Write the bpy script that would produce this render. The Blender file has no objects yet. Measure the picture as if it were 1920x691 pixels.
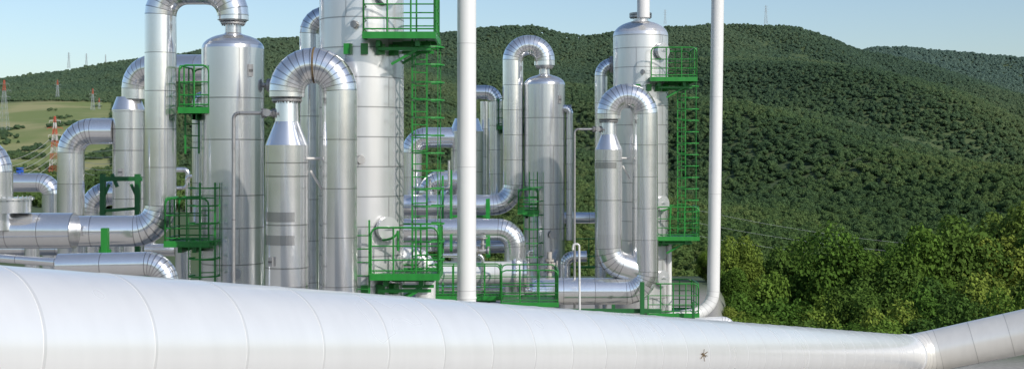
import bpy, math, random
from mathutils import Vector, Matrix, noise
random.seed(7)
scene=bpy.context.scene
F=2400.0; CAMZ=6.0; HOR=295.0
def P(a,e,d): return Vector(((a-960)/F*d, d, CAMZ-(e-HOR)/F*d))
def M(px,d): return px/F*d
# ---------------------------------------------------------------- materials
def newmat(name):
    m=bpy.data.materials.new(name); m.use_nodes=True
    nt=m.node_tree; b=nt.nodes['Principled BSDF']; return m,nt,b
def N(nt,t,**k):
    n=nt.nodes.new(t)
    for a,v in k.items(): setattr(n,a,v)
    return n
def metal(name,col,metallic,rough,streak=0.15,bump=0.05,bscale=2.5,rvar=0.12,coat=0):
    m,nt,b=newmat(name); L=nt.links.new
    tc=N(nt,'ShaderNodeTexCoord'); at=N(nt,'ShaderNodeAttribute',attribute_name='tint')
    mp=N(nt,'ShaderNodeMapping'); mp.inputs['Scale'].default_value=(6,6,0.5); L(tc.outputs['Object'],mp.inputs[0])
    n1=N(nt,'ShaderNodeTexNoise'); n1.inputs['Scale'].default_value=1.0; n1.inputs['Detail'].default_value=6; L(mp.outputs[0],n1.inputs['Vector'])
    n2=N(nt,'ShaderNodeTexNoise'); n2.inputs['Scale'].default_value=bscale; n2.inputs['Detail'].default_value=2; L(tc.outputs['Object'],n2.inputs['Vector'])
    r1=N(nt,'ShaderNodeMapRange'); r1.inputs['From Min'].default_value=0.3; r1.inputs['From Max'].default_value=0.7
    r1.inputs['To Min'].default_value=1-streak; r1.inputs['To Max'].default_value=1.0; L(n1.outputs['Fac'],r1.inputs['Value'])
    mu=N(nt,'ShaderNodeMath',operation='MULTIPLY'); L(r1.outputs[0],mu.inputs[0]); L(at.outputs['Fac'],mu.inputs[1])
    vm=N(nt,'ShaderNodeVectorMath',operation='SCALE'); vm.inputs[0].default_value=col; L(mu.outputs[0],vm.inputs['Scale'])
    L(vm.outputs[0],b.inputs['Base Color'])
    b.inputs['Metallic'].default_value=metallic
    if coat: b.inputs['Coat Weight'].default_value=coat; b.inputs['Coat Roughness'].default_value=0.1
    r2=N(nt,'ShaderNodeMapRange'); r2.inputs['From Min'].default_value=0.3; r2.inputs['From Max'].default_value=0.7
    r2.inputs['To Min'].default_value=rough-rvar/2; r2.inputs['To Max'].default_value=rough+rvar/2; L(n2.outputs['Fac'],r2.inputs['Value'])
    L(r2.outputs[0],b.inputs['Roughness'])
    if bump>0:
        bp=N(nt,'ShaderNodeBump'); bp.inputs['Strength'].default_value=bump*4; bp.inputs['Distance'].default_value=0.05
        L(n2.outputs['Fac'],bp.inputs['Height']); L(bp.outputs[0],b.inputs['Normal'])
    return m
ALU=metal('aluminium_jacket',(0.90,0.905,0.91),0.88,0.18,0.04,0.015,1.4,0.04)
ALU2=metal('white_jacket',(0.83,0.835,0.83),0.38,0.29,0.05,0.008,1.2,0.04,0.35)
SAT=metal('satin_steel',(0.79,0.795,0.80),0.86,0.22,0.07,0.006,1.3,0.03)
WHT=metal('pale_column_steel',(0.80,0.80,0.80),0.68,0.25,0.07,0.006,1.5,0.03)
PWH=metal('white_paint_pipe',(0.70,0.70,0.69),0.0,0.35,0.06,0.0)
FLG=metal('weathered_flange_steel',(0.48,0.47,0.46),0.7,0.42,0.3,0.05,8)
GRN=metal('green_paint',(0.018,0.22,0.03),0.0,0.4,0.25,0.0)
DKG=metal('dark_green_paint',(0.01,0.12,0.025),0.0,0.5,0.25,0.0)
RED=metal('red_paint',(0.5,0.10,0.06),0.0,0.5,0.1,0.0)
TWH=metal('tower_white',(0.6,0.58,0.56),0.0,0.5,0.1,0.0)
TGR=metal('tower_grey',(0.36,0.40,0.42),0.0,0.5,0.1,0.0)
BLU=metal('blue_paint',(0.02,0.09,0.4),0.0,0.4,0.1,0.0)
RST=metal('rusty_insulation',(0.16,0.11,0.05),0.0,0.9,0.5,0.2,12)
CON=metal('concrete',(0.38,0.36,0.33),0.0,0.85,0.2,0.2,6)
BRK=metal('bark',(0.12,0.09,0.065),0.0,0.9,0.4,0.2,12)
def leafmat(name,c1,c2,c3,far=False):
    m=bpy.data.materials.new(name); m.use_nodes=True; nt=m.node_tree; nt.nodes.clear(); L=nt.links.new
    out=N(nt,'ShaderNodeOutputMaterial'); oi=N(nt,'ShaderNodeObjectInfo'); at=N(nt,'ShaderNodeAttribute',attribute_name='tint')
    nz=N(nt,'ShaderNodeTexNoise'); nz.inputs['Scale'].default_value=0.010 if far else 0.3; nz.inputs['Detail'].default_value=5
    L(oi.outputs['Location'],nz.inputs['Vector'])
    ad=N(nt,'ShaderNodeMath',operation='MULTIPLY_ADD'); L(oi.outputs['Random'],ad.inputs[0]); ad.inputs[1].default_value=0.45
    mr=N(nt,'ShaderNodeMapRange'); mr.inputs['From Min'].default_value=0.4; mr.inputs['From Max'].default_value=0.6
    mr.inputs['To Min'].default_value=0; mr.inputs['To Max'].default_value=0.6; L(nz.outputs['Fac'],mr.inputs['Value']); L(mr.outputs[0],ad.inputs[2])
    cr=N(nt,'ShaderNodeValToRGB'); e=cr.color_ramp.elements
    e[0].position=0.1; e[0].color=(*c1,1); e[1].position=0.95; e[1].color=(*c3,1); x=e.new(0.55); x.color=(*c2,1)
    L(ad.outputs[0],cr.inputs[0])
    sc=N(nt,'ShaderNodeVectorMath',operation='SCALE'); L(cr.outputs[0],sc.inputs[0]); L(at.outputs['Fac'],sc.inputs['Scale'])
    col=sc.outputs[0]
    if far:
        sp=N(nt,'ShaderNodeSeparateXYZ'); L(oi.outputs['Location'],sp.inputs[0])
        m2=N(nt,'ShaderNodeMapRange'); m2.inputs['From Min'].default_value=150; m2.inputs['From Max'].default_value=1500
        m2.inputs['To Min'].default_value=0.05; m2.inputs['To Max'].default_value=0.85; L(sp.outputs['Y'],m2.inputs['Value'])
        mx=N(nt,'ShaderNodeMix',data_type='RGBA'); L(m2.outputs[0],mx.inputs['Factor']); L(col,mx.inputs['A']); mx.inputs['B'].default_value=(0.165,0.25,0.225,1)  # aerial haze painted into the leaf colour, stronger with distance
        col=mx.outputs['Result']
    d=N(nt,'ShaderNodeBsdfDiffuse'); t=N(nt,'ShaderNodeBsdfTranslucent'); ms=N(nt,'ShaderNodeMixShader'); ms.inputs[0].default_value=0.38 if far else 0.28
    L(col,d.inputs[0]); L(col,t.inputs[0]); L(d.outputs[0],ms.inputs[1]); L(t.outputs[0],ms.inputs[2]); L(ms.outputs[0],out.inputs[0])
    return m
LEAF=leafmat('tree_foliage',(0.060,0.120,0.022),(0.105,0.170,0.030),(0.165,0.21,0.04))
LEAFD=leafmat('dark_tree_foliage',(0.045,0.09,0.022),(0.075,0.13,0.027),(0.115,0.16,0.035))
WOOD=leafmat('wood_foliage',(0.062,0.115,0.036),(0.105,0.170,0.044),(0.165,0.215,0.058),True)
# ---------------------------------------------------------------- mesh builder
class MB:
    def __init__(s): s.v=[];s.f=[];s.t=[];s.sm=[]
    def face(s,idx,t=1.0,sm=False): s.f.append(idx);s.t.append(t);s.sm.append(sm)
    def ringpair(s,r0,r1,t=1.0,sm=True):
        b=len(s.v); n=len(r0); s.v+=r0+r1
        for i in range(n):
            j=(i+1)%n; s.face((b+i,b+j,b+n+j,b+n+i),t,sm)
    def cap(s,ring,t=1.0,flip=False):
        b=len(s.v); s.v+=ring; ix=list(range(b,b+len(ring)))
        if flip: ix.reverse()
        s.face(tuple(ix),t,False)
    def bar(s,a,b,r,n=5,t=1.0):
        a=Vector(a);b=Vector(b); d=(b-a)
        if d.length<1e-6: return
        d.normalize(); u=d.orthogonal().normalized(); w=d.cross(u)
        ra=[a+(u*math.cos(2*math.pi*i/n)+w*math.sin(2*math.pi*i/n))*r for i in range(n)]
        rb=[p+(b-a) for p in ra]
        s.ringpair(ra,rb,t,n>4); s.cap(ra,t,True); s.cap(rb,t)
    def box(s,c,sx,sy,sz,t=1.0,rot=0.0):
        c=Vector(c);b=len(s.v); cr,sr=math.cos(rot),math.sin(rot)
        for z in(-1,1):
            for x,y in((-1,-1),(1,-1),(1,1),(-1,1)):
                X=x*sx/2;Y=y*sy/2
                s.v.append(c+Vector((X*cr-Y*sr,X*sr+Y*cr,z*sz/2)))
        for q in((0,3,2,1),(4,5,6,7),(0,1,5,4),(1,2,6,5),(2,3,7,6),(3,0,4,7)): s.face(tuple(b+i for i in q),t)
    def disc(s,c,ax,r,th,n=28,t=1.0,bolts=0):
        c=Vector(c);ax=Vector(ax).normalized(); u=ax.orthogonal().normalized(); w=ax.cross(u)
        def rg(o,rr): return [c+ax*o+(u*math.cos(2*math.pi*i/n)+w*math.sin(2*math.pi*i/n))*rr for i in range(n)]
        a=rg(-th/2,r); b=rg(th/2,r); s.ringpair(a,b,t); s.cap(a,t,True); s.cap(b,t)
        for k in range(bolts):
            an=2*math.pi*k/bolts; p=c+(u*math.cos(an)+w*math.sin(an))*r*0.88
            s.bar(p-ax*(th/2+0.035),p+ax*(th/2+0.035),0.018,6,0.6*t)
    def obj(s,name,mat,origin=(0,0,0),parent=None):
        o=Vector(origin)
        me=bpy.data.meshes.new(name); me.from_pydata([tuple(Vector(p)-o) for p in s.v],[],s.f)
        at=me.attributes.new('tint','FLOAT','FACE'); at.data.foreach_set('value',s.t)
        me.polygons.foreach_set('use_smooth',s.sm)
        me.materials.append(mat); me.update()
        ob=bpy.data.objects.new(name,me); scene.collection.objects.link(ob)
        if parent is None: ob.location=o
        else:
            ob.parent=parent; ob.location=o-world(parent)
        return ob
def world(ob):
    p=Vector((0,0,0))
    while ob: p+=ob.location; ob=ob.parent
    return p
def empty(name,loc,parent=None):
    e=bpy.data.objects.new(name,None); scene.collection.objects.link(e); e.empty_display_size=0.3
    e.location=Vector(loc)-(world(parent) if parent else Vector((0,0,0)))
    if parent: e.parent=parent
    return e
def tag(o,label,cat,group=None,kind=None):
    o['label']=label;o['category']=cat
    if group:o['group']=group
    if kind:o['kind']=kind
# ---- pipes
def path(pts,bend,gores=6):
    pts=[Vector(p) for p in pts]; out=[(pts[0],'e')]
    for i in range(1,len(pts)-1):
        b=bend[i-1] if isinstance(bend,(list,tuple)) else bend
        d0=(pts[i]-pts[i-1]).normalized(); d1=(pts[i+1]-pts[i]).normalized()
        ang=d0.angle(d1)
        if ang<0.02: out.append((pts[i],'e')); continue
        tl=b*math.tan(ang/2); c=pts[i]-d0*tl
        nrm=(d1-d0*d0.dot(d1)).normalized(); cen=c+nrm*b
        g=max(1,round(gores*ang/(math.pi/2)))
        for k in range(g+1):
            a=ang*k/g
            out.append((cen-nrm*b*math.cos(a)+d0*b*math.sin(a),'b'))
    out.append((pts[-1],'e')); return out
def sweep(mb,pts,r,bend=0.5,gores=6,seam=1.0,n=32,strip=0.022,r2=None,caps=True,var=0.10,striptint=0.5,lap=1.004):
    pl=path(pts,bend,gores)
    q=[pl[0][0]]
    for (a,ka),(b,kb) in zip(pl,pl[1:]):
        L=(b-a).length
        if L<1e-5: continue
        curved=(ka=='b' and kb=='b' and L<seam*0.9)
        k=1 if curved else max(1,round(L/seam))
        for i in range(1,k+1): q.append(a.lerp(b,i/k))
    D=[(q[i+1]-q[i]).normalized() for i in range(len(q)-1)]
    total=sum((q[i+1]-q[i]).length for i in range(len(D))); run=0
    u=D[0].orthogonal().normalized(); prevC=None
    for i in range(len(D)):
        d=D[i]
        u=(u-d*u.dot(d)).normalized(); w=d.cross(u)
        n0=(D[i-1]+d).normalized() if i>0 else d
        n1=(d+D[i+1]).normalized() if i<len(D)-1 else d
        L=(q[i+1]-q[i]).length
        ra=r if r2 is None else r+(r2-r)*run/total
        rb=r if r2 is None else r+(r2-r)*(run+L)/total
        run+=L
        def ring(c,nr,rr):
            o=[]
            for k in range(n):
                a=2*math.pi*k/n; v=(u*math.cos(a)+w*math.sin(a))*rr
                t=-(v.dot(nr))/(d.dot(nr)); o.append(c+v+d*t)
            return o
        A=ring(q[i],n0,ra); B=ring(q[i+1],n1,rb)
        if prevC: 
            mb.ringpair(prevC,A,0.8,False)
        tt=random.uniform(1-var,1.0)
        sl=min(strip/max(L,1e-3),0.3)
        Bm=[b.lerp(a,sl) for a,b in zip(A,B)]
        mb.ringpair(A,Bm,tt)
        C=[q[i+1]+(b-q[i+1])*lap for b in B]
        cm=q[i+1].lerp(q[i],sl)
        Cm=[cm+(m-cm)*lap for m in Bm]
        mb.ringpair(Bm,Cm,striptint,False)
        mb.ringpair(Cm,C,striptint)
        prevC=C
        if caps and i==0: mb.cap(A,0.7,True)
        if caps and i==len(D)-1: mb.cap(C,0.7)
def pipe(name,label,pts,r,bend=0.5,gores=6,mat=None,flanges=(),seam=1.0,cat='pipe',group=None,**k):
    mb=MB(); sweep(mb,pts,r,bend,gores,seam,**k)
    o=mb.obj(name,mat or ALU,pts[0]); tag(o,label,cat,group)
    for (c,ax,fr) in flanges:
        f=MB(); f.disc(Vector(c),ax,fr,0.07,bolts=16); f.disc(Vector(c)+Vector(ax).normalized()*0.085,ax,fr,0.07,bolts=0,t=0.8)
        f.obj('flange',FLG,c,o)
    return o
def lathe(mb,c,prof,n=56,seams=(),var=0.07,vert=0,sw=0.015,st=0.5):
    def ring(r,z): return [Vector((c[0]+r*math.cos(2*math.pi*i/n),c[1]+r*math.sin(2*math.pi*i/n),z)) for i in range(n)]
    for (r0,z0),(r1,z1) in zip(prof,prof[1:]):
        zs=[z0]+sorted(s for s in seams if z0+0.05<s<z1-0.05)+[z1]
        for kk,(a,b) in enumerate(zip(zs,zs[1:])):
            f=lambda z:(r0+(r1-r0)*(z-z0)/(z1-z0)) if z1!=z0 else r1
            ra=r0 if z1==z0 else f(a); rb=r1 if z1==z0 else f(b)
            mb.ringpair(ring(ra,a),ring(rb,b),random.uniform(1-var,1))
            if vert and b-a>0.3 and abs(ra-rb)<1e-4:
                for j in range(vert):
                    an=2*math.pi*(j+(0.5 if kk%2 else 0)+0.13)/vert; h=0.010/ra; bb=len(mb.v)
                    for a2,zz in((an-h,a),(an+h,a),(an+h,b),(an-h,b)): mb.v.append(Vector((c[0]+(ra+0.004)*math.cos(a2),c[1]+(ra+0.004)*math.sin(a2),zz)))
                    mb.face((bb,bb+1,bb+2,bb+3),0.6)
    for s in seams:
        for (r0,z0),(r1,z1) in zip(prof,prof[1:]):
            if z0<s<z1:
                r=r0+(r1-r0)*(s-z0)/(z1-z0)
                mb.ringpair(ring(r+0.005,s-sw),ring(r+0.005,s+sw),st)
    mb.cap(ring(prof[-1][0],prof[-1][1]),1.0)
def dome(r,z,h,rn,k=8):
    o=[]
    for i in range(k+1):
        a=math.pi/2*i/k; rr=r*math.cos(a); zz=z+h*math.sin(a)
        if rr<rn: o.append((rn,zz)); break
        o.append((rr,zz))
    return o
# ---- steelwork
def platform(parent,x0,x1,y0,y1,z,rail=1.08,mat=None,open_sides='',posts=0.5,under=True):
    mat=mat or GRN
    c=Vector(((x0+x1)/2,(y0+y1)/2,z)); g=empty('platform',c,parent)
    d=MB(); d.box((c.x,c.y,z),x1-x0-0.1,y1-y0-0.1,0.03,0.45)
    k=int((x1-x0)/0.12)
    for i in range(k): d.box((x0+0.1+i*0.12,c.y,z+0.02),0.02,y1-y0-0.12,0.02,0.9)
    for y in(y0,y1): d.box((c.x,y,z-0.02),x1-x0+0.06,0.05,0.15)
    for x in(x0,x1): d.box((x,c.y,z-0.02),0.05,y1-y0-0.051,0.148)
    if under:
        d.box((c.x,c.y+0.1,z-0.15),x1-x0-0.3,0.09,0.11,0.8)
        d.box((x0+0.3,c.y,z-0.18),0.1,y1-y0-0.4,0.13,0.8); d.box((x1-0.4,c.y,z-0.18),0.1,y1-y0-0.4,0.13,0.8)
    d.obj('deck',mat,c,g)
    r=MB(); 
    sides={'f':((x0,y0),(x1,y0)),'b':((x0,y1),(x1,y1)),'l':((x0,y0),(x0,y1)),'r':((x1,y0),(x1,y1))}
    for s,(a,b) in sides.items():
        if s in open_sides: continue
        a=Vector((*a,z));b=Vector((*b,z)); L=(b-a).length; n=max(1,round(L/posts)); up=Vector((0,0,1)); dd=(b-a).normalized()
        for i in range(1,n): 
            p=a.lerp(b,i/n); r.bar(p-up*0.08,p+up*rail,0.022)
        for e0,sg in((a,1),(b,-1)):
            pr=e0-up*0.08; seq=[e0+up*(rail-0.16)]+[e0+dd*sg*0.16*(1-math.cos(q))+up*(rail-0.16+0.16*math.sin(q)) for q in(0.5,1.0,1.57)]
            for s2 in seq: r.bar(pr,s2,0.024); pr=s2
        r.bar(a+dd*0.16+up*rail,b-dd*0.16+up*rail,0.024); r.bar(a+up*rail*0.62,b+up*rail*0.62,0.016); r.bar(a+up*rail*0.33,b+up*rail*0.33,0.016); r.bar(a+up*0.12,b+up*0.12,0.018)
    r.obj('railing',mat,c,g)
    return g
def ladder(parent,base,top,side,face=None,w=0.42,cage=False,mat=None,step=0.3):
    mat=mat or GRN
    base=Vector(base);top=Vector(top);side=Vector(side).normalized(); m=MB()
    H=(top-base).length; up=(top-base).normalized()
    for s in(-1,1): m.bar(base+side*s*w/2,top+side*s*w/2,0.028,4)
    k=int(H/step)
    for i in range(k): 
        p=base+up*(i+0.5)*step; m.bar(p-side*w/2,p+side*w/2,0.014,5)
    if cage:
        f=Vector(face).normalized(); rr=0.36; st=cage
        n=int(H/st)
        for i in range(n):
            p=base+up*(0.4+i*st)
            if (p-base).length>H: break
            pr=[]
            for a in range(-130,131,20):
                pr.append(p+f*0.32+(f*math.cos(math.radians(a))+side*math.sin(math.radians(a)))*rr)
            for a,b in zip(pr,pr[1:]): m.bar(a,b,0.024,4)
        for a in(-90,0,90):
            o=f*0.32+(f*math.cos(math.radians(a))+side*math.sin(math.radians(a)))*rr
            m.bar(base+o+up*0.4,top+o,0.012,4)
    return m.obj('ladder',mat,base,parent)
def manway(parent,c,ax,r,mat=None):
    ax=Vector(ax).normalized(); m=MB(); c=Vector(c)
    m.bar(c-ax*0.5,c+ax*0.02,r*0.8,28)
    m.disc(c,ax,r,0.05,bolts=20,t=0.85); m.disc(c+ax*0.065,ax,r,0.05,bolts=0)
    m.bar(c+ax*0.1+Vector((0,0,0.05)),c+ax*0.2+Vector((0,0,0.05)),0.015); 
    m.bar(c+ax*0.2+Vector((0,0,0.05))-ax.cross(Vector((0,0,1)))*0.1,c+ax*0.2+Vector((0,0,0.05))+ax.cross(Vector((0,0,1)))*0.1,0.015)
    return m.obj('manway',mat or WHT,c,parent)
def davit(parent,c,h=0.5,reach=0.5,dirx=1):
    m=MB(); c=Vector(c); p=[c,c+Vector((0,0,h))]
    for i in range(1,7):
        a=math.pi/2*i/6; p.append(c+Vector((dirx*reach*(1-math.cos(a)),0,h+reach*0.6*math.sin(a))))
    for a,b in zip(p,p[1:]): m.bar(a,b,0.03,6)
    return m.obj('davit_arm',GRN,c,parent)
def plate(parent,c,ax,w,h,mat=None):
    m=MB(); rot=math.atan2(ax[1],ax[0])+math.pi/2
    m.box(c,w,0.03,h,1.0,rot); m.box(Vector(c)+Vector(ax)*0.02,w*0.8,0.02,h*0.2,0.4,rot)
    return m.obj('nameplate',mat or FLG,c,parent)
def nozzle(parent,c,ax,L=0.3,r=0.06):
    ax=Vector(ax).normalized(); m=MB(); c=Vector(c)
    m.bar(c-ax*0.15,c+ax*L,r*0.6,12); m.disc(c+ax*L,ax,r*1.6,0.05,bolts=8); m.disc(c+ax*(L+0.06),ax,r*1.6,0.05)
    return m.obj('nozzle',FLG,c,parent)
# =============================================================== main columns
def column(cx,d,label):
    x=(cx-960)/F*d; base=Vector((x,d,0)); e=empty('process_column',base); tag(e,label,'process column','process columns of the steam plant')
    R=0.985; T=10.35
    prof=[(R,0),(R,T)]+dome(R,T,0.55,0.27)[1:]+[(0.27,T+0.62)]
    m=MB(); lathe(m,(x,d),prof,64,[z*0.68+0.35 for z in range(0,15)]+[T-0.02],vert=3,st=0.5,sw=0.014)
    m.obj('shell',WHT,base,e)
    top=MB(); c=Vector((x,d,T+0.7)); top.disc(c,(0,0,1),0.40,0.07,bolts=16); top.disc(c+Vector((0,0,0.09)),(0,0,1),0.40,0.07); top.obj('flange',FLG,c,e)
    return e,x,R,T
COL1,x1,R,T=column(678,30,'tall pale steel process column with green platforms behind arched pipe')
COL2,x2,R,T=column(1201,46,'pale domed process column with three green platforms beside forest')
def col_fit(e,x,d,low):
    ax=Vector((0.62,-0.78,0))
    zc=6-(425-295)/80.0
    manway(e,Vector((x,d,zc))+ax*(R+0.10),ax,0.28)
    manway(e,Vector((x,d,9.75))+ax*(R+0.10),ax,0.29)
    platform(e,x+0.38,x+1.88,d-1.45,d+0.1,3.36 if not low else 3.2,open_sides='l')
    platform(e,x+0.22,x+1.80,d-1.5,d+0.2,8.74,open_sides='' if not low else 'l')
    if low:
        platform(e,x+0.1,x+1.85,d-1.6,d+0.1,0.55,open_sides='l')
        manway(e,Vector((x,d,1.75))+ax*(R+0.10),ax,0.28)
    br=MB()
    for zz in (3.1,8.55):
        for yy in(-1.1,-0.1):
            br.bar((x+0.8,d+yy,zz-0.45),(x+1.5,d+yy,zz-0.05),0.04,4); br.bar((x+0.5,d+yy,zz-0.1),(x+1.7,d+yy,zz-0.1),0.05,4)
        for a in (-100,-80,-60,-40):
            a=math.radians(a); br.box((x+math.cos(a)*(R+0.08),d+math.sin(a)*(R+0.08),zz-0.10),0.16,0.16,0.24,1,a)
    br.obj('bracket',GRN,(x+0.8,d,8),e)
    ladder(e,(x+1.40,d-0.55,3.3),(x+1.40,d-0.55,8.7),(0.75,0.66,0),(0.66,-0.75,0),cage=0.4)
    davit(e,(x+0.95,d-1.1,3.9),0.45,-0.35,1)
    nozzle(e,(x-0.05,d-R,5.95),(0.5,-0.7,0),0.25,0.06)
    nozzle(e,(x+0.0,d-R,9.0),(-0.2,-0.9,0),0.12,0.05)
col_fit(COL1,x1,30,False); col_fit(COL2,x2,46,True)
lad=ladder(COL1,(x1+0.12,28.75,0.2),(x1+0.12,28.75,4.6),(1,0,0),(0,-1,0),w=0.4,cage=False)
def downcomer(cx,d,colx,label,tilt=0.0,foot=None):
    t=P(cx,HOR,d)
    pts=[Vector((colx,d,10.9)),Vector((colx,d,11.95)),Vector((t.x,d,11.95)),Vector((t.x-tilt,d,foot if foot is not None else 0.0))]
    if foot is not None: pts.append(Vector((t.x-tilt-2.3,d-0.6,foot-0.35)))
    o=pipe('downcomer_pipe',label,pts,0.222,[0.42,0.42,0.8][:len(pts)-2],7,mat=PWH,seam=3.0,n=28,striptint=0.75,var=0.03,group='white downcomer pipes')
    if foot is None:
        f=MB(); f.disc((t.x,d,2.72),(0,0,1),0.235,0.03,t=1); f.obj('collar',PWH,(t.x,d,2.72),o)
    return o
downcomer(875,30,x1,'smooth white painted vertical pipe beside tall process column')
downcomer(1346,45,x2,'white painted vertical pipe bending at its foot, beside forest',0.17,0.62)
pipe('drain_pipe','short silver pipe elbow lying at plant edge',[P(1300,603,44.3),P(1366,600,44.3),P(1383,640,44)],0.15,0.3,5,mat=ALU2)
pipe('instrument_line','slim white vertical line beside domed process column',[P(1255,452,45.6),P(1255,600,45.6)],0.085,0.3,5,mat=PWH,n=14,seam=2)
# =============================================================== arch pipes with small vessels
def arch(cx,d,label,low):
    s=F/28.0
    x=(cx-960)/F*d
    Z=lambda py:6-(py-295)/s
    base=Vector((x,d,0)); e=empty('separator_vessel',base); tag(e,label,'separator vessel','narrow separator vessels under arched pipes')
    m=MB(); r=0.468
    prof=[(0.245,Z(187)),(0.26,Z(228)),(r,Z(272))][::-1]
    if low:
        lathe(m,(x,d),[(r,Z(520))]+prof,48,[Z(272),Z(305),Z(420)])
        sweep(m,[(x,d,Z(520)),(x,d,Z(600)),(x+0.98,d+0.1,Z(628))],r*0.998,0.62,6,seam=1.0,n=48)
    else:
        lathe(m,(x,d),[(r,0)]+prof,48,[Z(272),Z(305),Z(330),Z(420),Z(500),Z(535)])
    m.obj('shell',SAT if low else ALU,base,e)
    for py in((318,) if low else (405,448)):
        b=MB(); n=48
        for k in range(22,40):
            a0=2*math.pi*k/n;a1=2*math.pi*(k+1)/n; q=[]
            for a,zz in((a0,Z(py+9)),(a1,Z(py+9)),(a1,Z(py-9)),(a0,Z(py-9))): q.append(Vector((x+math.cos(a)*(r+0.012),d+math.sin(a)*(r+0.012),zz)))
            i=len(b.v); b.v+=q; b.face((i,i+1,i+2,i+3),0.55,True)
        b.obj('dull_band',SAT,base,e)
    f=MB(); c=Vector((x,d,Z(188))); f.disc(c,(0,0,1),0.33,0.05,bolts=20,t=0.8); f.disc(c+Vector((0,0,0.07)),(0,0,1),0.33,0.05,t=0.8); f.obj('flange',FLG,c,e)
    w_=0.577 if not low else 0.63
    xr=x+2*w_; zc=Z(172) if not low else Z(168); ra=0.385 if not low else 0.415
    pts=[Vector((x,d,Z(182))),Vector((x,d,zc+w_)),Vector((xr,d,zc+w_))]
    if low: pts+= [Vector((xr,d,Z(688))),Vector((xr-3.9,d,Z(688)))]; bd=[w_*.99,w_*.99,0.68]
    else: pts+=[Vector((xr,d,0))]; bd=[w_*.99,w_*.99]
    a=pipe('arched_pipe','silver clad pipe arching over narrow vessel, gored elbows',pts,ra,bd,8,n=40,group='arched silver pipes',seam=1.05,r2=None if not low else 0.47)
    if not low:
        g=MB(); c=Vector((x+0.577+0.03,d,zc+0.577)); g.bar(c-Vector((0.02,0,0)),c+Vector((0.02,0,0)),0.392,40,1); g.obj('exposed_insulation_gap',RST,c,a)
        c=P(515,487,28); c.y=d-r-0.0; plate(e,c,(-0.45,-0.89,0),0.12,0.2)
    zl=Z(212); xl=x-M(100,28)
    sm=[Vector((x-0.2,d,zl)),Vector((xl,d,zl)),Vector((xl,d,0.2))]
    lp=pipe('bypass_line','slim grey line with isolating valve beside narrow vessel',sm,0.04,0.12,4,mat=FLG,n=10,seam=2,group='slim bypass lines')
    v=MB(); c=Vector((x-0.38,d,zl)); v.disc(c-Vector((0.12,0,0)),(1,0,0),0.1,0.04,12,bolts=6); v.disc(c+Vector((0.12,0,0)),(1,0,0),0.1,0.04,12,bolts=6)
    v.bar(c-Vector((0.11,0,0)),c+Vector((0.11,0,0)),0.075,10); v.bar(c,c+Vector((0,-0.28,0.0)),0.03,8); v.disc(c+Vector((0,-0.29,0)),(0,1,0),0.08,0.025,16)
    v.obj('valve',FLG,c,lp)
    st=MB(); st.bar((x+0.5,d+0.1,Z(320)),(x+0.75,d+0.25,Z(358)),0.03,6); st.obj('brace',TWH,(x+0.5,d,Z(330)),e)
    st=MB(); st.bar((x+0.42,d,Z(297)),(x+0.72,d+0.1,Z(297)),0.03,6); st.obj('stub',TWH,(x+0.5,d,Z(297)),e)
    return e
arch(538,28,'narrow silver vessel with conical top under arched pipe',False)
arch(1141,44,'narrow grey vessel with conical top and curved bottom outlet',True)
def riser(cx,d,colx,label):
    z=6-(30-295)/F*31
    x=(cx-960)/F*d
    pipe('riser_pipe',label,[Vector((x,d,0)),Vector((x,d,z)),Vector((colx,d,z))],0.235,0.42,6,mat=ALU,flanges=[(Vector((x+0.36,d,z)),(1,0,0),0.30)],group='riser pipes beside columns')
riser(580,31,x1,'silver riser pipe turning into tall column'); riser(1127,47.2,x2,'silver riser pipe turning into domed column')
# =============================================================== domed drums
def drum(cx,d,label,fit):
    s=F/32.0; Z=lambda py:6-(py-295)/s
    x=(cx-960)/F*d; base=Vector((x,d,0)); e=empty('condensate_drum',base); tag(e,label,'storage drum','domed grey vessels')
    R=0.768; m=MB(); zt=Z(92)
    prof=[(R,0),(R,zt)]+dome(R,zt,0.38,0.22)[1:]+[(0.2,Z(62)),(0.2,Z(45))]
    lathe(m,(x,d),prof,56,[Z(185),Z(262),Z(365),Z(425),Z(492),zt+0.0],vert=2)
    m.obj('shell',SAT,base,e)
    f=MB(); c=Vector((x,d,Z(44))); f.disc(c,(0,0,1),0.30,0.05,bolts=16); f.disc(c+Vector((0,0,0.07)),(0,0,1),0.30,0.05); f.obj('flange',FLG,c,e)
    plate(e,(x+0.55,d-0.56,Z(135)),(0.7,-0.71,0),0.14,0.3)
    nozzle(e,(x+0.25,d-R+0.05,Z(507)),(0.1,-1,0),0.2,0.08); nozzle(e,(x+R,d,Z(160)),(1,-0.2,0),0.15,0.1)
    xl=x-M(136,32) if fit==0 else x-M(88.5,32)
    zc=Z(40) if fit==0 else Z(25)
    bend=M(66,32) if fit==0 else M(43,32)
    return e,x,xl,zc,Z,bend
A1,ax1,axl,zc,Z,bd=drum(437,32,'large grey domed vessel topped with gooseneck pipe',0)
pipe('gooseneck_pipe','large silver pipe looping from vessel top down to header',
  [Vector((ax1,32,Z(38))),Vector((ax1,32,Z(-20))),Vector((axl,32,Z(-20))),Vector((axl,32,Z(432))),Vector((P(-60,432,32).x,31.5,Z(432)))],0.385,[0.66,0.66,0.62],7,n=40,
  flanges=[(Vector((ax1,32,Z(38))),(0,0,1),0.34)],group='gooseneck pipes')
A2,ax2,ax2l,zc2,Z2,bd2=drum(1021,47.8,'grey domed vessel with gooseneck pipe before wooded hill',1)
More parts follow.
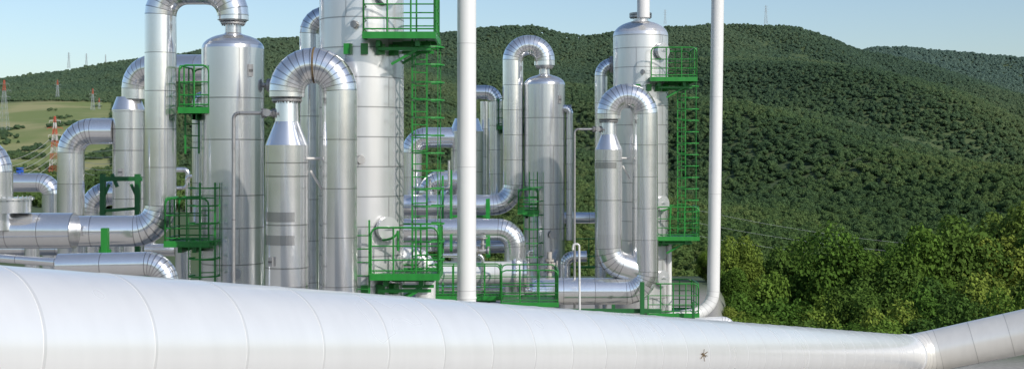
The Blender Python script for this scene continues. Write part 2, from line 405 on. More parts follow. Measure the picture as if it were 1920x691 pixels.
pipe('gooseneck_pipe','silver pipe looping from vessel top down to horizontal header',
  [Vector((ax2,47.8,Z2(38))),Vector((ax2,47.8,zc2+bd2)),Vector((ax2l,47.8,zc2+bd2)),Vector((ax2l,47.8,Z2(432)+0.05)),Vector((P(690,381,47.8).x,47.6,Z2(432)+0.05))],0.385,[bd2*0.99,bd2*0.99,0.75],7,n=36,
  flanges=[(Vector((ax2,47.8,Z2(40))),(0,0,1),0.34)],group='gooseneck pipes')
def drumplat(e,d,x0,x1,py,ladpx,pyb,y0,y1):
    a=P(x0,py,y0);b=P(x1,py,y0)
    platform(e,a.x,b.x,y0,y1,a.z,open_sides='r' if d<40 else '',posts=0.4)
    t=P(ladpx,py,d); t.y=(y0+y1)/2; bb=t.copy(); bb.z=P(0,pyb,d).z
    ladder(e,bb,t,(0.8,0.6,0),w=0.36)
drumplat(A1,32.4,336,392,205,366,288,31.4,32.8)
drumplat(A2,48.8,934,1001,238,990,290,48.4,49.3)
a=P(336,450,32)
platform(A1,P(322,0,31.5).x,P(402,0,31.5).x,30.9,32.2,a.z,posts=0.5,open_sides='r')
ladder(A1,P(389,545,31),P(389,342,31),(1,0.2,0),(0,-1,0),w=0.36,cage=0.42)
b=P(1000,395,47); platform(A2,P(972,0,47).x,P(1008,0,47).x,46.3,47,b.z,posts=0.5,rail=0.8)
ladder(A2,P(1000,500,46.5),P(1000,322,46.5),(1,0.2,0),(0,-1,0),w=0.30,cage=0.5)
# =============================================================== left cluster
def reactor(cx,d,r,pytop,label):
    x=(cx-960)/F*d; Z=lambda py:6-(py-295)/F*d; base=Vector((x,d,0)); e=empty('dust_separator',base); tag(e,label,'separator vessel')
    m=MB(); lathe(m,(x,d),[(r,0),(r,Z(pytop+28)),(r*1.04,Z(pytop+27)),(r*1.04,Z(pytop+24)),(r*0.74,Z(pytop))],48,[Z(pytop+60),Z(pytop+100),Z(pytop+150),Z(pytop+190)])
    m.obj('shell',SAT,base,e)
    plate(e,(x-0.1,d-r-0.02,Z(pytop+140)),(0,-1,0),0.16,0.22)
    return e
reactor(241,40,0.485,182,'grey cylindrical separator with conical cap among silver pipes')
reactor(875,50,0.62,222,'grey cylindrical separator partly hidden behind white pipe')
q=lambda *a:[P(*t) for t in a]
pipe('vapour_pipe','silver elbow pipe leaving top of grey separator',q((254,186,40),(254,128,40),(420,128,39)),0.42,0.62,7)
pipe('vapour_pipe','silver elbow pipe dropping beside grey separator',q((215,246,40),(133,246,40),(133,520,40)),0.41,0.68,8)
pipe('vapour_pipe','silver elbow pipe low beside grey separator',q((240,362,41),(172,362,41),(172,520,41)),0.38,0.6,8)
pipe('vapour_pipe','small silver elbow pipe at edge of plant',q((-30,342,45),(97,342,45),(97,520,45)),0.33,0.42,6)
hv=MB(); c=P(37,318,45); hv.bar(c-Vector((0,0,.18)),c+Vector((0,0,0.05)),0.05,8); hv.disc(c+Vector((0,0,0.06)),(0,0,1),0.13,0.04); hv.bar(c+Vector((-.1,0,-.05)),c+Vector((.12,0,-.05)),0.06,8)
o=hv.obj('hand_valve',BLU,c); tag(o,'blue valve handwheel on top of silver pipe','valve')
pipe('vapour_pipe','slim silver vertical pipe beside domed vessel',q((385,180,34),(369,182,34),(369,420,34)),0.125,0.15,4,n=20)
tee=pipe('header_pipe','silver pipe bending down into flanged header tee',q((-110,285,30.6),(-8,285,30.6),(-8,432,30.6)),0.39,0.5,7,n=36)
t=MB(); c=P(18,386,30.6); t.bar(P(18,398,30.6),P(18,374,30.6),0.5,36); t.disc(P(18,372,30.6),(0,0,1),0.56,0.05,36,bolts=24); t.obj('flange_collar',ALU,c,tee)
pipe('header_pipe','thick silver header section between two clamps',q((-40,432,30.9),(140,432,30.9)),0.43,0.4,4,n=40,seam=0.8)
pipe('drain_pipe','silver pipe with gored elbow turning down over gravel',q((110,497,28),(306,493,28),(322,570,28)),0.26,0.42,8,mat=ALU)
pipe('drain_pipe','thin silver pipe running low along plant',q((-40,480,30),(180,497,29.4)),0.10,0.3,4,mat=ALU,n=20)
pipe('drain_pipe','dull silver pipe running low behind header',q((-60,466,42),(330,468,42)),0.2,0.3,4,mat=SAT,n=20)
pipe('drain_pipe','dull silver stub pipe below platform',q((343,455,34),(343,560,34)),0.2,0.3,4,mat=SAT,n=20)
pipe('vapour_pipe','slim silver pipe rising behind grey separator',q((285,250,43),(285,480,43)),0.12,0.3,4,mat=SAT,n=16)
pipe('drain_pipe','thin bent silver line behind domed vessel',q((330,352,44),(350,352,44),(350,330,44),(376,330,44)),0.06,0.12,4,mat=SAT,n=12)
for k,(px,py0) in enumerate(((150,455),(218,455),(60,458))):
    pipe('support_stub','vertical grey pipe stub below header',q((px,py0,36),(px,540,36)),0.2,0.3,mat=SAT,n=18,group='vertical stubs under header')
def frame(name,label,bars,mat=None):
    m=MB()
    for a,b,w in bars: m.bar(a,b,w,4)
    o=m.obj(name,mat or DKG,bars[0][0]); tag(o,label,'steelwork'); return o
frame('steel_portal','dark green steel portal frame carrying silver pipes',[(P(193,500,37),P(193,326,37),0.1),(P(258,500,37),P(258,326,37),0.1),(P(188,335,37),P(266,335,37),0.09),(P(193,395,37),P(258,390,37),0.06),(P(210,326,37),P(220,350,37),0.06),(P(205,345,37),P(193,372,37),0.05),(P(246,345,37),P(258,372,37),0.05)])
frame('steel_stanchion','short green steel post under silver header',[(P(197,560,30.2),P(197,427,30.2),0.11),(P(186,470,30.2),P(208,470,30.2),0.05)],GRN)
pipe('outlet_pipe','silver outlet elbow leaving base of tall column',q((700,482,30.3),(798,482,30.3),(798,600,30.3)),0.235,0.3,6,mat=ALU2)
# =============================================================== middle cluster
pipe('vapour_pipe','silver elbow pipe beside half hidden separator',q((860,258,50),(772,258,50),(772,470,50)),0.40,0.6,8)
pipe('vapour_pipe','slim silver pipe crossing over and dropping',q((870,173,49),(929,173,49),(929,372,49)),0.27,0.36,6)
pipe('vapour_pipe','small silver pipe elbow above header',q((880,338,49.5),(803,338,49.5),(803,470,49.5)),0.38,0.5,7)
pipe('header_pipe','silver header with gored elbow turning down',q((700,430,45.5),(966,430,45.5),(966,600,45.5)),0.39,0.6,8,n=36)
pipe('header_pipe','dull grey pipe running below silver header',q((820,462,49),(1000,462,49)),0.24,0.4,mat=SAT)
pipe('header_pipe','short silver pipe between vessel and column',q((1050,408,48.5),(1160,408,48.5)),0.21,0.4)
pipe('vapour_pipe','slim silver pipe dropping beside domed vessel',q((1045,203,47.6),(1068,203,47.6),(1068,450,47.6)),0.135,0.2,5,n=18)
pipe('vent_pipe','thin white vent pipe with hooked top',q((1074,468,42),(1075,457,42),(1086,457,42),(1087,590,42)),0.035,0.08,4,mat=PWH,n=10)
pipe('vapour_pipe','slim silver pipe standing behind separator',q((908,190,51),(908,400,51)),0.16,0.3,5,n=18)
pipe('vapour_pipe','silver elbow pipe half hidden behind header',q((900,352,51.5),(838,352,51.5),(838,470,51.5)),0.3,0.42,6,n=24)
pipe('vapour_pipe','dull silver riser behind tall column',q((762,292,52),(762,470,52)),0.2,0.3,5,n=18,mat=SAT)
pipe('drain_pipe','thin grey line along top of header',q((770,352,46.5),(842,352,46.5),(842,300,46.5)),0.05,0.12,4,n=10,mat=SAT)
pipe('drain_pipe','thin grey line dropping to drum',q((1000,470,46),(990,470,46),(990,540,46)),0.06,0.12,4,n=10,mat=SAT)
pipe('drain_pipe','thin silver line crossing above drum',q((830,478,44.6),(905,478,44.6),(905,560,44.6)),0.07,0.15,4,n=12,mat=ALU)
pipe('header_pipe','low silver pipe running behind green walkway',q((820,540,46.5),(1060,546,46.5)),0.26,0.3,4,n=24,mat=ALU)
pipe('vapour_pipe','short curved silver pipe behind arch outlet',q((1100,480,46.8),(1060,480,46.8),(1060,560,46.8)),0.2,0.3,6,n=20)
def gate_valve(px,py,d,label,s=1.0):
    v=MB(); c=P(px,py,d)
    v.bar(c-Vector((0.22*s,0,0)),c+Vector((0.22*s,0,0)),0.09*s,12)
    for k in(-1,1): v.disc(c+Vector((0.2*s*k,0,0)),(1,0,0),0.17*s,0.05*s,16,bolts=6)
    v.bar(c,c+Vector((0,0,0.42*s)),0.06*s,10); v.disc(c+Vector((0,0,0.24*s)),(0,0,1),0.12*s,0.04*s,12); v.disc(c+Vector((0,0,0.45*s)),(0,0,1),0.17*s,0.03*s,18)
    o=v.obj('gate_valve',FLG,c); tag(o,label,'valve','flanged gate valves')
gate_valve(905,470,44.6,'grey flanged gate valve on thin line above drum'); gate_valve(806,352,46.5,'small grey gate valve on thin line above header',0.7); gate_valve(1010,556,44,'grey flanged gate valve beside green walkway',0.9)
m=MB(); sweep(m,q((760,512,45),(985,512,45)),0.42,0.3,4,n=36,seam=1.2); o=m.obj('horizontal_drum',ALU2,P(870,512,45)); tag(o,'horizontal silver drum with flanged end behind railings','drum')
f=MB(); f.disc(P(965,512,45),(1,0,0),0.5,0.08,36,bolts=24); f.obj('flange',ALU,P(965,512,45),o)
f=MB(); f.disc(P(985,512,45),(1,0,0),0.5,0.08,36,bolts=24); f.obj('flange',ALU,P(985,512,45),o)
e=empty('walkway',P(945,560,43)); tag(e,'green steel walkway with handrails among silver pipes','walkway')
a=P(940,566,41.5);b=P(1045,566,41.5); platform(e,a.x,b.x,41,43.2,a.z,posts=0.55)
a=P(790,556,43.6);b=P(938,556,43.6); platform(e,a.x,b.x,43.4,44.2,a.z,posts=0.5)
frame('steel_portal','green steel beams under pipes beside walkway',[(P(830,580,44),P(830,330,48),0.05),(P(915,480,44.5),P(915,375,47),0.1),(P(846,470,44.5),P(846,320,48),0.06),(P(780,575,43),P(1000,575,43),0.09),(P(846,405,47),P(915,405,47),0.06)],GRN)
frame('steel_portal','green steel legs and beam under arched pipe outlet',[(P(1204,600,43),P(1204,528,43),0.1),(P(1060,582,43.2),P(1240,582,43.2),0.1),(P(1150,600,43.2),P(1150,570,43.2),0.08),(P(1300,600,44),P(1300,565,44),0.06)])
frame('guard_rail','thin green railings behind domed vessel',[(P(1062,480,48),P(1120,480,48),0.03),(P(1062,447,48),P(1120,447,48),0.03),(P(1080,500,48),P(1080,447,48),0.03),(P(1104,500,48),P(1104,447,48),0.03),(P(1062,500,48),P(1120,500,48),0.06)],GRN)
v=MB(); c=P(1030,512,44.5)
v.bar(c-Vector((0,0,0.5)),c+Vector((0,0,0.75)),0.09,12); v.disc(c+Vector((0,0,0.12)),(0,0,1),0.17,0.06,bolts=8); v.disc(c+Vector((0,0,0.45)),(0,0,1),0.16,0.06,bolts=8); v.bar(c+Vector((0,0,.3)),c+Vector((0.25,0,.3)),0.08,10); v.disc(c+Vector((0.27,0,.3)),(1,0,0),0.14,0.04)
o=v.obj('safety_valve',CON,c); tag(o,'pale flanged safety valve standing beside vessel','valve')
pipe('vapour_pipe','small bent silver pipe behind platform',q((330,318,50),(352,318,50),(352,400,50)),0.1,0.15,4,n=14,mat=SAT)
# =============================================================== foreground pipeline
RP=0.495
p0=Vector((-3.0,7.5,4.865)); p1=P(1708,666,33.0)
dirn=(p1-p0).normalized(); ps=p0-dirn*9.0
pe=P(2100,583,31.6); d2=(pe-p1).normalized()
ang=dirn.angle(d2); tl=0.8*math.tan(ang/2)
mb=MB(); sweep(mb,[ps,p1-dirn*(tl+0.02)],RP,0.8,8,seam=0.885,n=96,strip=0.022,r2=0.52,striptint=0.84,var=0.04,lap=1.006)
o=mb.obj('pipeline',ALU2,p0); tag(o,'very large white clad pipeline running downhill with jacket seams','pipeline')
br=MB(); sweep(br,[p1-dirn*(tl+0.02),p1,pe],0.522,0.8,6,seam=0.9,n=72,strip=0.022,r2=0.57,striptint=0.7,var=0.08)
BEI=metal('beige_jacket',(0.80,0.78,0.73),0.38,0.30,0.06,0.01,1.2,0.04,0.35)
br.obj('elbow_section',BEI,p1,o)
j=MB(); c=p1-dirn*(tl+0.1)
j.disc(c,dirn,0.545,0.05,64,t=0.8); j.obj('joint_collar',ALU2,c,o)
sc=MB(); best=None
for k in range(400):
    t=k/399; q0=p0.lerp(p1,t); px=960+F*q0.x/q0.y
    if best is None or abs(px-1250)<best[0]: best=(abs(px-1250),q0)
q0=best[1]; nrm=(Vector((0,0,6))-q0); nrm=(nrm-dirn*nrm.dot(dirn)).normalized(); s0=q0+nrm*(RP+0.02)
w=dirn.cross(nrm)
for k in range(8):
    a=k*0.78+random.uniform(-.3,.3); l=random.uniform(.04,.09); sc.bar(s0,s0+(dirn*math.cos(a)*2+w*math.sin(a))*l+nrm*0.01,0.005,4)
sc.obj('tie_wire',RST,s0,o)
for t in (0.25,0.5,0.75,0.97):
    c=p0.lerp(p1,t); m=MB(); m.box(c-Vector((0,0,0.85)),0.9,0.35,0.75,1,math.atan2(dirn.y,dirn.x)+math.pi/2); 
    o2=m.obj('pipe_saddle',CON,c-Vector((0,0,1.2))); tag(o2,'concrete saddle under large white pipeline','support','pipeline saddles')
# =============================================================== terrain
RIDGE=[(-900,190),(-300,165),(0,150),(70,141),(130,134),(200,121),(300,108),(480,78),(560,70),(700,66),(830,61),(900,52),(960,48),(1010,50),(1060,62),(1100,66),(1150,58),(1250,53),(1300,51),(1340,43),(1390,47),(1430,53),(1500,58),(1560,75),(1620,96),(1680,110),(1760,131),(1850,153),(1920,180),(2300,230),(2900,240)]
FARR=[(-900,240),(1400,140),(1640,92),(1700,91),(1760,98),(1850,105),(1920,112),(2300,125),(2900,130)]
def li(tab,u):
    if u<=tab[0][0]: return tab[0][1]
    for (a,b),(c,d) in zip(tab,tab[1:]):
        if u<=c: return b+(d-b)*(u-a)/(c-a)
    return tab[-1][1]
PY={110:[(0,400),(300,410),(560,470),(1000,560),(1300,600),(3000,600)],
    200:[(0,350),(300,355),(560,390),(1000,430),(1300,455),(3000,450)],
    380:[(0,322),(200,318),(330,300),(560,290),(1000,320),(1300,330),(3000,325)]}
def hillz(u,d):
    rg=li(RIDGE,u); fr=li(FARR,u)
    t380=li(PY[380],u)
    if u<300:
        k=min(1,max(0,(300-u)/120)); e520=t380+(rg-t380)*0.35; e660=t380+(rg-t380)*0.6
        e520=e520*(1-k)+k*243; e660=e660*(1-k)+k*205
    else: e520=t380+(rg-t380)*0.35; e660=t380+(rg-t380)*0.6
    tab=[(110,li(PY[110],u)),(200,li(PY[200],u)),(380,t380),(520,e520),(660,e660),(900,rg),(1120,max(rg+60,fr+50)),(1600,max(fr,90)),(2000,max(fr,95)+60),(3200,290)]
    py=li(tab,d); return 6-(py-295)/F*d
def ss(a,b,x):
    t=min(1,max(0,(x-a)/(b-a))); return t*t*(3-2*t)
pd=Vector((dirn.x,dirn.y)).normalized()
def nearz(x,y):
    rel=Vector((x-p0.x,y-p0.y)); s=rel.dot(pd); nn=rel.dot(Vector((-pd.y,pd.x)))
    zp=p0.z-1.25-0.157*s
    zp=min(4.3,max(0.0,zp))
    z=zp*(1-ss(1.2,6,nn))
    drop=ss(39,54,y)*ss(0.160,0.195,x/max(y,1))*7.5 if y>20 else 0
    drop2=ss(60,100,y)*3
    return z-max(drop,drop2)
def ground(x,y):
    rho=math.hypot(x,y); th=math.atan2(x,y); tc=max(-0.62,min(0.62,th)); d=rho*math.cos(tc); u=960+F*math.tan(tc)
    w=ss(70,118,d)
    zn=nearz(x,y) if w<1 else 0
    if w<=0: return zn
    z=hillz(u,max(110,d))
    A=20*math.sin(math.pi*min(1,max(0,(d-110)/830))) if d<940 else 0
    if A>0:
        A*=1.0 if u>330 else 0.2
        z+=A*(noise.fractal(Vector((x/170,y/230,3.1)),1.2,2.0,3)*0.85+ (abs(noise.noise(Vector((x/95+7+y/260,y/450,0))))-0.22)*1.7)
    return zn*(1-w)+z*w
ths=[]; t=-math.pi
while t<math.pi-1e-6:
    ths.append(t); t+= math.radians(0.28) if abs(t)<0.5 else math.radians(3)
rh=[0.0]; r=1.2
while r<3200: rh.append(r); r*= 1.035 if r<900 else 1.06
vs=[(0,0,ground(0,0.01))]; va=[0.3]
for r in rh[1:]:
    for th in ths:
        x=r*math.sin(th);y=r*math.cos(th); vs.append((x,y,ground(x,y)))
        tc=max(-0.62,min(0.62,th)); d=r*math.cos(tc);u=960+F*math.tan(tc)
        va.append(max(ss(52,62,d),ss(36,40,d)*ss(0.158,0.17,math.tan(tc))) + (1.0 if (u<250 and 205<d<690) else 0))
nT=len(ths); fs=[(0,1+(i+1)%nT,1+i) for i in range(nT)]
for k in range(len(rh)-2):
    b=1+k*nT
    for i in range(nT):
        j=(i+1)%nT; fs.append((b+i,b+j,b+nT+j,b+nT+i))
me=bpy.data.meshes.new('ground'); me.from_pydata(vs,[],fs); at=me.attributes.new('veg','FLOAT','POINT'); at.data.foreach_set('value',va)
me.polygons.foreach_set('use_smooth',[True]*len(fs)); me.update()
g=bpy.data.objects.new('ground',me); scene.collection.objects.link(g); tag(g,'gravel plant ground rising into wooded grassy hills','ground',kind='structure')
m,nt,b=newmat('ground'); L=nt.links.new
tc=N(nt,'ShaderNodeTexCoord'); at=N(nt,'ShaderNodeAttribute',attribute_name='veg')
n1=N(nt,'ShaderNodeTexNoise'); n1.inputs['Scale'].default_value=0.03; n1.inputs['Detail'].default_value=9; L(tc.outputs['Object'],n1.inputs['Vector'])
n2=N(nt,'ShaderNodeTexNoise'); n2.inputs['Scale'].default_value=6; n2.inputs['Detail'].default_value=6; L(tc.outputs['Object'],n2.inputs['Vector'])
cg=N(nt,'ShaderNodeValToRGB'); cg.color_ramp.elements[0].color=(0.18,0.17,0.155,1); cg.color_ramp.elements[1].color=(0.42,0.40,0.37,1); L(n2.outputs['Fac'],cg.inputs[0])
cf=N(nt,'ShaderNodeValToRGB'); cf.color_ramp.elements[0].position=0.3; cf.color_ramp.elements[0].color=(0.03,0.06,0.02,1); cf.color_ramp.elements[1].position=0.7; cf.color_ramp.elements[1].color=(0.07,0.10,0.035,1); L(n1.outputs['Fac'],cf.inputs[0])
cy=N(nt,'ShaderNodeValToRGB'); cy.color_ramp.elements[0].position=0.42; cy.color_ramp.elements[0].color=(0.15,0.19,0.055,1); cy.color_ramp.elements[1].position=0.60; cy.color_ramp.elements[1].color=(0.27,0.26,0.115,1); L(n1.outputs['Fac'],cy.inputs[0])
m1=N(nt,'ShaderNodeMix',data_type='RGBA'); L(at.outputs['Fac'],m1.inputs['Factor']); L(cg.outputs[0],m1.inputs['A']); L(cf.outputs[0],m1.inputs['B'])
sb=N(nt,'ShaderNodeMath',operation='SUBTRACT',use_clamp=True); L(at.outputs['Fac'],sb.inputs[0]); sb.inputs[1].default_value=1
m2=N(nt,'ShaderNodeMix',data_type='RGBA'); L(sb.outputs[0],m2.inputs['Factor']); L(m1.outputs['Result'],m2.inputs['A']); L(cy.outputs[0],m2.inputs['B'])
L(m2.outputs['Result'],b.inputs['Base Color']); b.inputs['Roughness'].default_value=0.95
me.materials.append(m)
# =============================================================== forest mass
def crownmesh(name,nl,leaves,qs,seed,inner=True,h=1.0,flat=0.85,emin=-0.35,lr=(0.22,0.42),core=0.62,grad=0.2):
    rnd=random.Random(seed); v=[];f=[];t=[]
    lobes=[(Vector((0,0,0.25)),core)]
    for i in range(nl):
        a=rnd.uniform(0,6.283); e=rnd.uniform(emin,1.3); rr=rnd.uniform(0.4,0.72)
        lobes.append((Vector((math.cos(a)*math.cos(e)*rr,math.sin(a)*math.cos(e)*rr,math.sin(e)*rr*flat*1.1)),rnd.uniform(*lr)))
    lt=[rnd.uniform(0.85,1.12) for _ in lobes]
    for i in range(leaves):
        li_=rnd.randrange(len(lobes)); c,r=lobes[li_]; d=Vector((rnd.gauss(0,1),rnd.gauss(0,1),rnd.gauss(0.25,1))).normalized()
        p=c+d*r*rnd.uniform(0.75,1.12); p.z*=h
        nn=(d+Vector((rnd.gauss(0,.5),rnd.gauss(0,.5),rnd.gauss(0.2,.5)))).normalized()
        u=nn.orthogonal().normalized(); w=nn.cross(u); a=rnd.uniform(0,6.28); u2=u*math.cos(a)+w*math.sin(a); w2=nn.cross(u2)
        s=qs*rnd.uniform(0.6,1.3); b=len(v)
        v+=[p-u2*s,p-w2*s*0.6+nn*s*0.2,p+u2*s,p+w2*s*0.6-nn*s*0.15]; f.append((b,b+1,b+2,b+3)); t.append(lt[li_]*rnd.uniform(0.8,1.2)*(0.9+grad*max(-1,min(1,p.z))))  # height term paints shade into the tint, darker towards crown bottom
    if inner:
        for c,r in lobes:
            b=len(v); n=6
            rings=[]
            for la in(-0.9,-0.3,0.4,1.0):
                rings.append([Vector((c.x+math.cos(2*math.pi*k/n)*math.cos(la)*r*.8,c.y+math.sin(2*math.pi*k/n)*math.cos(la)*r*.8,(c.z+math.sin(la)*r*.8)*h)) for k in range(n)])
            for rg in rings: v+=rg
            for q in range(3):
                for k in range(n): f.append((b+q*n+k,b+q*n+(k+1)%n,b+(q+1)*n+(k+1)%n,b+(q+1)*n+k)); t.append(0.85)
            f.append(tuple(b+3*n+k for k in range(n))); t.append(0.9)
    me=bpy.data.meshes.new(name); me.from_pydata(v,[],f); a=me.attributes.new('tint','FLOAT','FACE'); a.data.foreach_set('value',t); me.update(); return me
col=bpy.data.collections.new('wood_crowns')
for i in range(6):
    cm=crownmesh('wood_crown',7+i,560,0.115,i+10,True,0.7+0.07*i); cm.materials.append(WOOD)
    col.objects.link(bpy.data.objects.new('wood_crown_source',cm))
pts=[];scl=[];rot=[];idx=[]
rnd=random.Random(3)
def addtree(x,y,s):
    z=ground(x,y); pts.append((x,y,z+s*0.45)); scl.append(s); rot.append((rnd.uniform(-.2,.2),rnd.uniform(-.2,.2),rnd.uniform(0,6.28))); idx.append(rnd.randrange(6))
for k in range(130000):
    u=rnd.uniform(-260,2200); d=math.sqrt(rnd.uniform(85**2,930**2)); x=(u-960)/F*d
    s=rnd.uniform(0.9,1.6)
    if rnd.random()<0.08: s*=rnd.uniform(1.2,1.5)
    if u<210 and 205<d<690:
        cl=noise.noise(Vector((x/16,d/22,0)))
        if d>560:
            if cl<0.45 or rnd.random()<0.6: continue
        elif cl<0.12: continue
        s*=0.85
    if 130>d and u<1300: continue
    addtree(x,d,s)
for k in range(12000):
    u=rnd.uniform(1450,2250); d=rnd.uniform(1150,1640); addtree((u-960)/F*d,d,rnd.uniform(2.2,3.4))
me=bpy.data.meshes.new('hillside_wood'); me.from_pydata(pts,[],[])
a=me.attributes.new('scl','FLOAT','POINT'); a.data.foreach_set('value',scl)
a=me.attributes.new('idx','INT','POINT'); a.data.foreach_set('value',idx)
a=me.attributes.new('rot','FLOAT_VECTOR','POINT'); a.data.foreach_set('vector',[c for r in rot for c in r])
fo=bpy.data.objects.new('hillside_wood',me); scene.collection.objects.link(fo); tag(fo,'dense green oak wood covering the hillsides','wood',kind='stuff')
ng=bpy.data.node_groups.new('wood','GeometryNodeTree'); ng.interface.new_socket('Geometry',in_out='INPUT',socket_type='NodeSocketGeometry'); ng.interface.new_socket('Geometry',in_out='OUTPUT',socket_type='NodeSocketGeometry')
gi=ng.nodes.new('NodeGroupInput'); go=ng.nodes.new('NodeGroupOutput'); ip=ng.nodes.new('GeometryNodeInstanceOnPoints'); ci=ng.nodes.new('GeometryNodeCollectionInfo')
ci.inputs['Collection'].default_value=col; ci.inputs['Separate Children'].default_value=True; ci.inputs['Reset Children'].default_value=True
def na(n,t):
    x=ng.nodes.new('GeometryNodeInputNamedAttribute'); x.data_type=t; x.inputs['Name'].default_value=n; return x
ng.links.new(gi.outputs[0],ip.inputs['Points']); ng.links.new(ci.outputs[0],ip.inputs['Instance']); ip.inputs['Pick Instance'].default_value=True
ng.links.new(na('idx','INT').outputs[0],ip.inputs['Instance Index']); ng.links.new(na('rot','FLOAT_VECTOR').outputs[0],ip.inputs['Rotation']); ng.links.new(na('scl','FLOAT').outputs[0],ip.inputs['Scale'])
ng.links.new(ip.outputs[0],go.inputs[0])
md=fo.modifiers.new('wood','NODES'); md.node_group=ng
# =============================================================== individual trees
def trunkmesh(seed,H):
    rnd=random.Random(seed); m=MB()
    def limb(a,b,r0,r1,n=7):
        a=Vector(a);b=Vector(b); d=(b-a).normalized(); u=d.orthogonal().normalized(); w=d.cross(u)
        ra=[a+(u*math.cos(6.283*i/n)+w*math.sin(6.283*i/n))*r0 for i in range(n)]; rb=[b+(u*math.cos(6.283*i/n)+w*math.sin(6.283*i/n))*r1 for i in range(n)]
        m.ringpair(ra,rb)
    p=Vector((0,0,-0.4)); r=0.15
    for i in range(5):
        q=p+Vector((rnd.gauss(0,.10),rnd.gauss(0,.10),H*0.15)); limb(p,q,r,r*0.8); 
        if i>0:
            for k in range(2):
                a=rnd.uniform(0,6.28); e=q+Vector((math.cos(a)*H*0.14,math.sin(a)*H*0.14,H*0.10)); limb(q,e,r*0.45,0.02)
        p=q; r*=0.78
    return m
TV=[]
for i in range(6):
    H=6.0
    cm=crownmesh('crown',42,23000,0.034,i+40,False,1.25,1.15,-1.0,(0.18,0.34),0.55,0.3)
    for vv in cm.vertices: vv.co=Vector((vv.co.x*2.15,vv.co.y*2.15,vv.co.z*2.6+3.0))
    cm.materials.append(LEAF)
    TV.append((cm,trunkmesh(i+3,H)))
trunkdata=[]
for cm,tm in TV:
    o=tm.obj('trunk',BRK); trunkdata.append(o.data); bpy.data.objects.remove(o)
DK=[]
for cm,tm in TV:
    d2m=cm.copy(); d2m.materials.clear(); d2m.materials.append(LEAFD); DK.append(d2m)
def tree(x,y,s,i,label,sx=1.0,dark=False):
    z=ground(x,y); e=empty('tree',(x,y,z)); e.scale=(s*sx,s*sx,s); e.rotation_euler=(0,0,random.uniform(0,6.28)); tag(e,label,'tree','broadleaf trees at the plant edge')
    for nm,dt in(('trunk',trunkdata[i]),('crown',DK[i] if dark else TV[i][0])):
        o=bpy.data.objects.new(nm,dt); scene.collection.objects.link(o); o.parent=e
spec=[(1385,66,440),(1372,60,500),(1432,62,505),(1475,70,455),(1530,60,540),(1575,66,430),(1625,72,470),(1655,62,500),(1705,64,420),(1748,72,455),(1792,66,385),(1835,70,430),(1872,66,440),(1905,70,375),(1955,66,430),(2000,70,410),
 (1500,82,485),(1570,84,480),(1680,84,455),(1850,86,425),(1935,60,480),(1852,58,520),(1782,58,505),(1730,57,548),(1605,57,535),(1462,56,555),(1540,52,582),(1662,52,570),(1402,55,535),(1355,70,470),(1425,50,585),(1500,48,598),(1590,48,600),(1690,48,600),(1755,48,582),(1815,50,562),(1890,50,540),(1375,52,575),(2040,60,480),(1395,46,598),(1470,45,607),(1650,46,609),(1330,62,540),(1330,75,500),(1440,76,510),(1410,82,470),(1720,46,607)]
for k,(px,d,py) in enumerate(spec):
    x=(px-960)/F*d; zt=6-(py-295)/F*d; zg=ground(x,d); s=max(0.25,(zt-zg)/6.4)
    dark=(px>1800 and k%3!=0) or (px>1600 and k%3==1) or k%7==3
    tree(x,d,s,k%6,('dark green broadleaf tree' if dark else 'bushy yellow-green broadleaf tree')+' on slope at plant edge' if s>0.7 else 'low green shrubby tree on slope at plant edge',(0.9,1.05,0.97)[k%3] if s>0.8 else 1.4,dark)
# =============================================================== pylons
def pylon(px,pyt,pyb,d,kind,label,tk=1.0):
    top=P(px,pyt,d); bot=P(px,pyb,d); H=top.z-bot.z; e=empty('electricity_pylon',bot); tag(e,label,'pylon','high voltage pylons')
    th=max(0.03,0.3*d/F)*tk; w0=H*0.07; n=9
    def hw(t): return w0*(1-t)+H*0.010
    for k in range(n):
        t0=k/n;t1=(k+1)/n; mt=(RED if k%2==0 else TWH) if kind=='r' else TGR
        if kind=='p': mt=RED if k>=7 else TGR
        m=MB()
        c=[(-1,-1),(1,-1),(1,1),(-1,1)]
        P0=[bot+Vector((a*hw(t0),b*hw(t0),H*t0)) for a,b in c]; P1=[bot+Vector((a*hw(t1),b*hw(t1),H*t1)) for a,b in c]
        for i in range(4):
            j=(i+1)%4; m.bar(P0[i],P1[i],th,4); m.bar(P0[i],P1[j],th*0.6,4); m.bar(P0[j],P1[i],th*0.6,4); m.bar(P1[i],P1[j],th*0.6,4)
        m.obj('mast_section',mt,bot,e)
    for q,t in enumerate((0.66,0.79,0.92)):
        m=MB(); L=H*(0.12,0.14,0.10)[q]; c=bot+Vector((0,0,H*t))
        for s in(-1,1):
            m.bar(c,c+Vector((s*L,0,0)),th*0.8,4); m.bar(c+Vector((0,0,H*0.035)),c+Vector((s*L,0,0)),th*0.6,4); m.bar(c+Vector((s*L,0,0)),c+Vector((s*L,0,-H*0.04)),th*0.6,4)
        m.obj('crossarm',(RED if kind=='r' and q%2 else (TWH if kind=='r' else TGR)),c,e)
pylon(103,218,322,300,'r','red and white lattice pylon standing on grassy slope',1.7)
pylon(8,150,243,420,'p','tall grey lattice pylon with faded red top at field edge',0.7)
pylon(108,150,192,700,'p','small distant grey lattice pylon with red top in woods',0.6)
pylon(174,166,214,640,'p','slender grey lattice pylon with red top above field',0.6); pylon(186,184,220,650,'p','slender grey lattice pylon with red top above field',0.5)
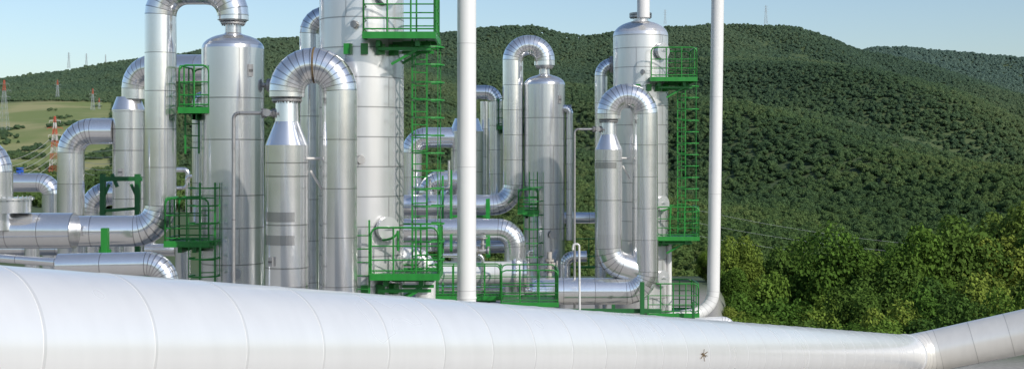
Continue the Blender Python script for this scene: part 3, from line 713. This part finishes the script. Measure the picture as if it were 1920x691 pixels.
for px,a,b,dd in((129,98,128,900),(162,100,126,900),(198,102,118,920),(1436,10,46,880),(1247,18,46,880)): pylon(px,a,b,dd,'g','grey lattice pylon on wooded ridge',0.5)
def cable(a,b,sag,r,label,mat=None):
    m=MB(); pr=None
    for i in range(25):
        t=i/24; p=a.lerp(b,t)-Vector((0,0,sag*4*t*(1-t)))
        if pr is not None: m.bar(pr,p,r,4)
        pr=p
    o=m.obj('power_cable',mat or TGR,a); tag(o,label,'power cable','power cables')
for k in range(5):
    cable(P(92+k*4,262+k*9,300),P(330,240+k*16,180),3.0,0.045,'pale power cable sagging from red and white pylon',TWH)
    cable(P(92+k*4,262+k*9,300),P(-60,300+k*14,180),2.0,0.035,'pale power cable sagging from red and white pylon',TWH)
for k in range(3):
    cable(P(1300,392+k*24,110),P(2100,462+k*10,140),1.5,0.008,'thin grey power cable crossing in front of wood')
# =============================================================== light, world, camera
w=bpy.data.worlds.new('World'); scene.world=w; w.use_nodes=True; nt=w.node_tree
sk=nt.nodes.new('ShaderNodeTexSky'); sk.sky_type='NISHITA'; sk.sun_disc=False
sd=Vector((0.58,-0.62,0.54)).normalized()
sk.sun_elevation=math.asin(sd.z); sk.sun_rotation=math.atan2(sd.x,sd.y); sk.air_density=1.0; sk.dust_density=1.0; sk.ozone_density=2.4
bg=nt.nodes['Background']; bg.inputs[1].default_value=0.135; nt.links.new(sk.outputs[0],bg.inputs[0])
sl=bpy.data.lights.new('sun','SUN'); sl.energy=4.1; sl.angle=math.radians(0.5); sl.color=(1,0.945,0.87)
so=bpy.data.objects.new('sun',sl); scene.collection.objects.link(so); so.rotation_euler=sd.to_track_quat('Z','Y').to_euler()
cam=bpy.data.cameras.new('camera'); cam.lens=45; cam.sensor_width=36; cam.shift_y=-50.5/1920; cam.clip_end=8000; cam.clip_start=0.1
co=bpy.data.objects.new('camera',cam); scene.collection.objects.link(co); co.location=(0,0,CAMZ); co.rotation_euler=(math.pi/2,0,0); scene.camera=co
scene.view_settings.view_transform='Standard'; scene.view_settings.look='None'; scene.view_settings.exposure=0
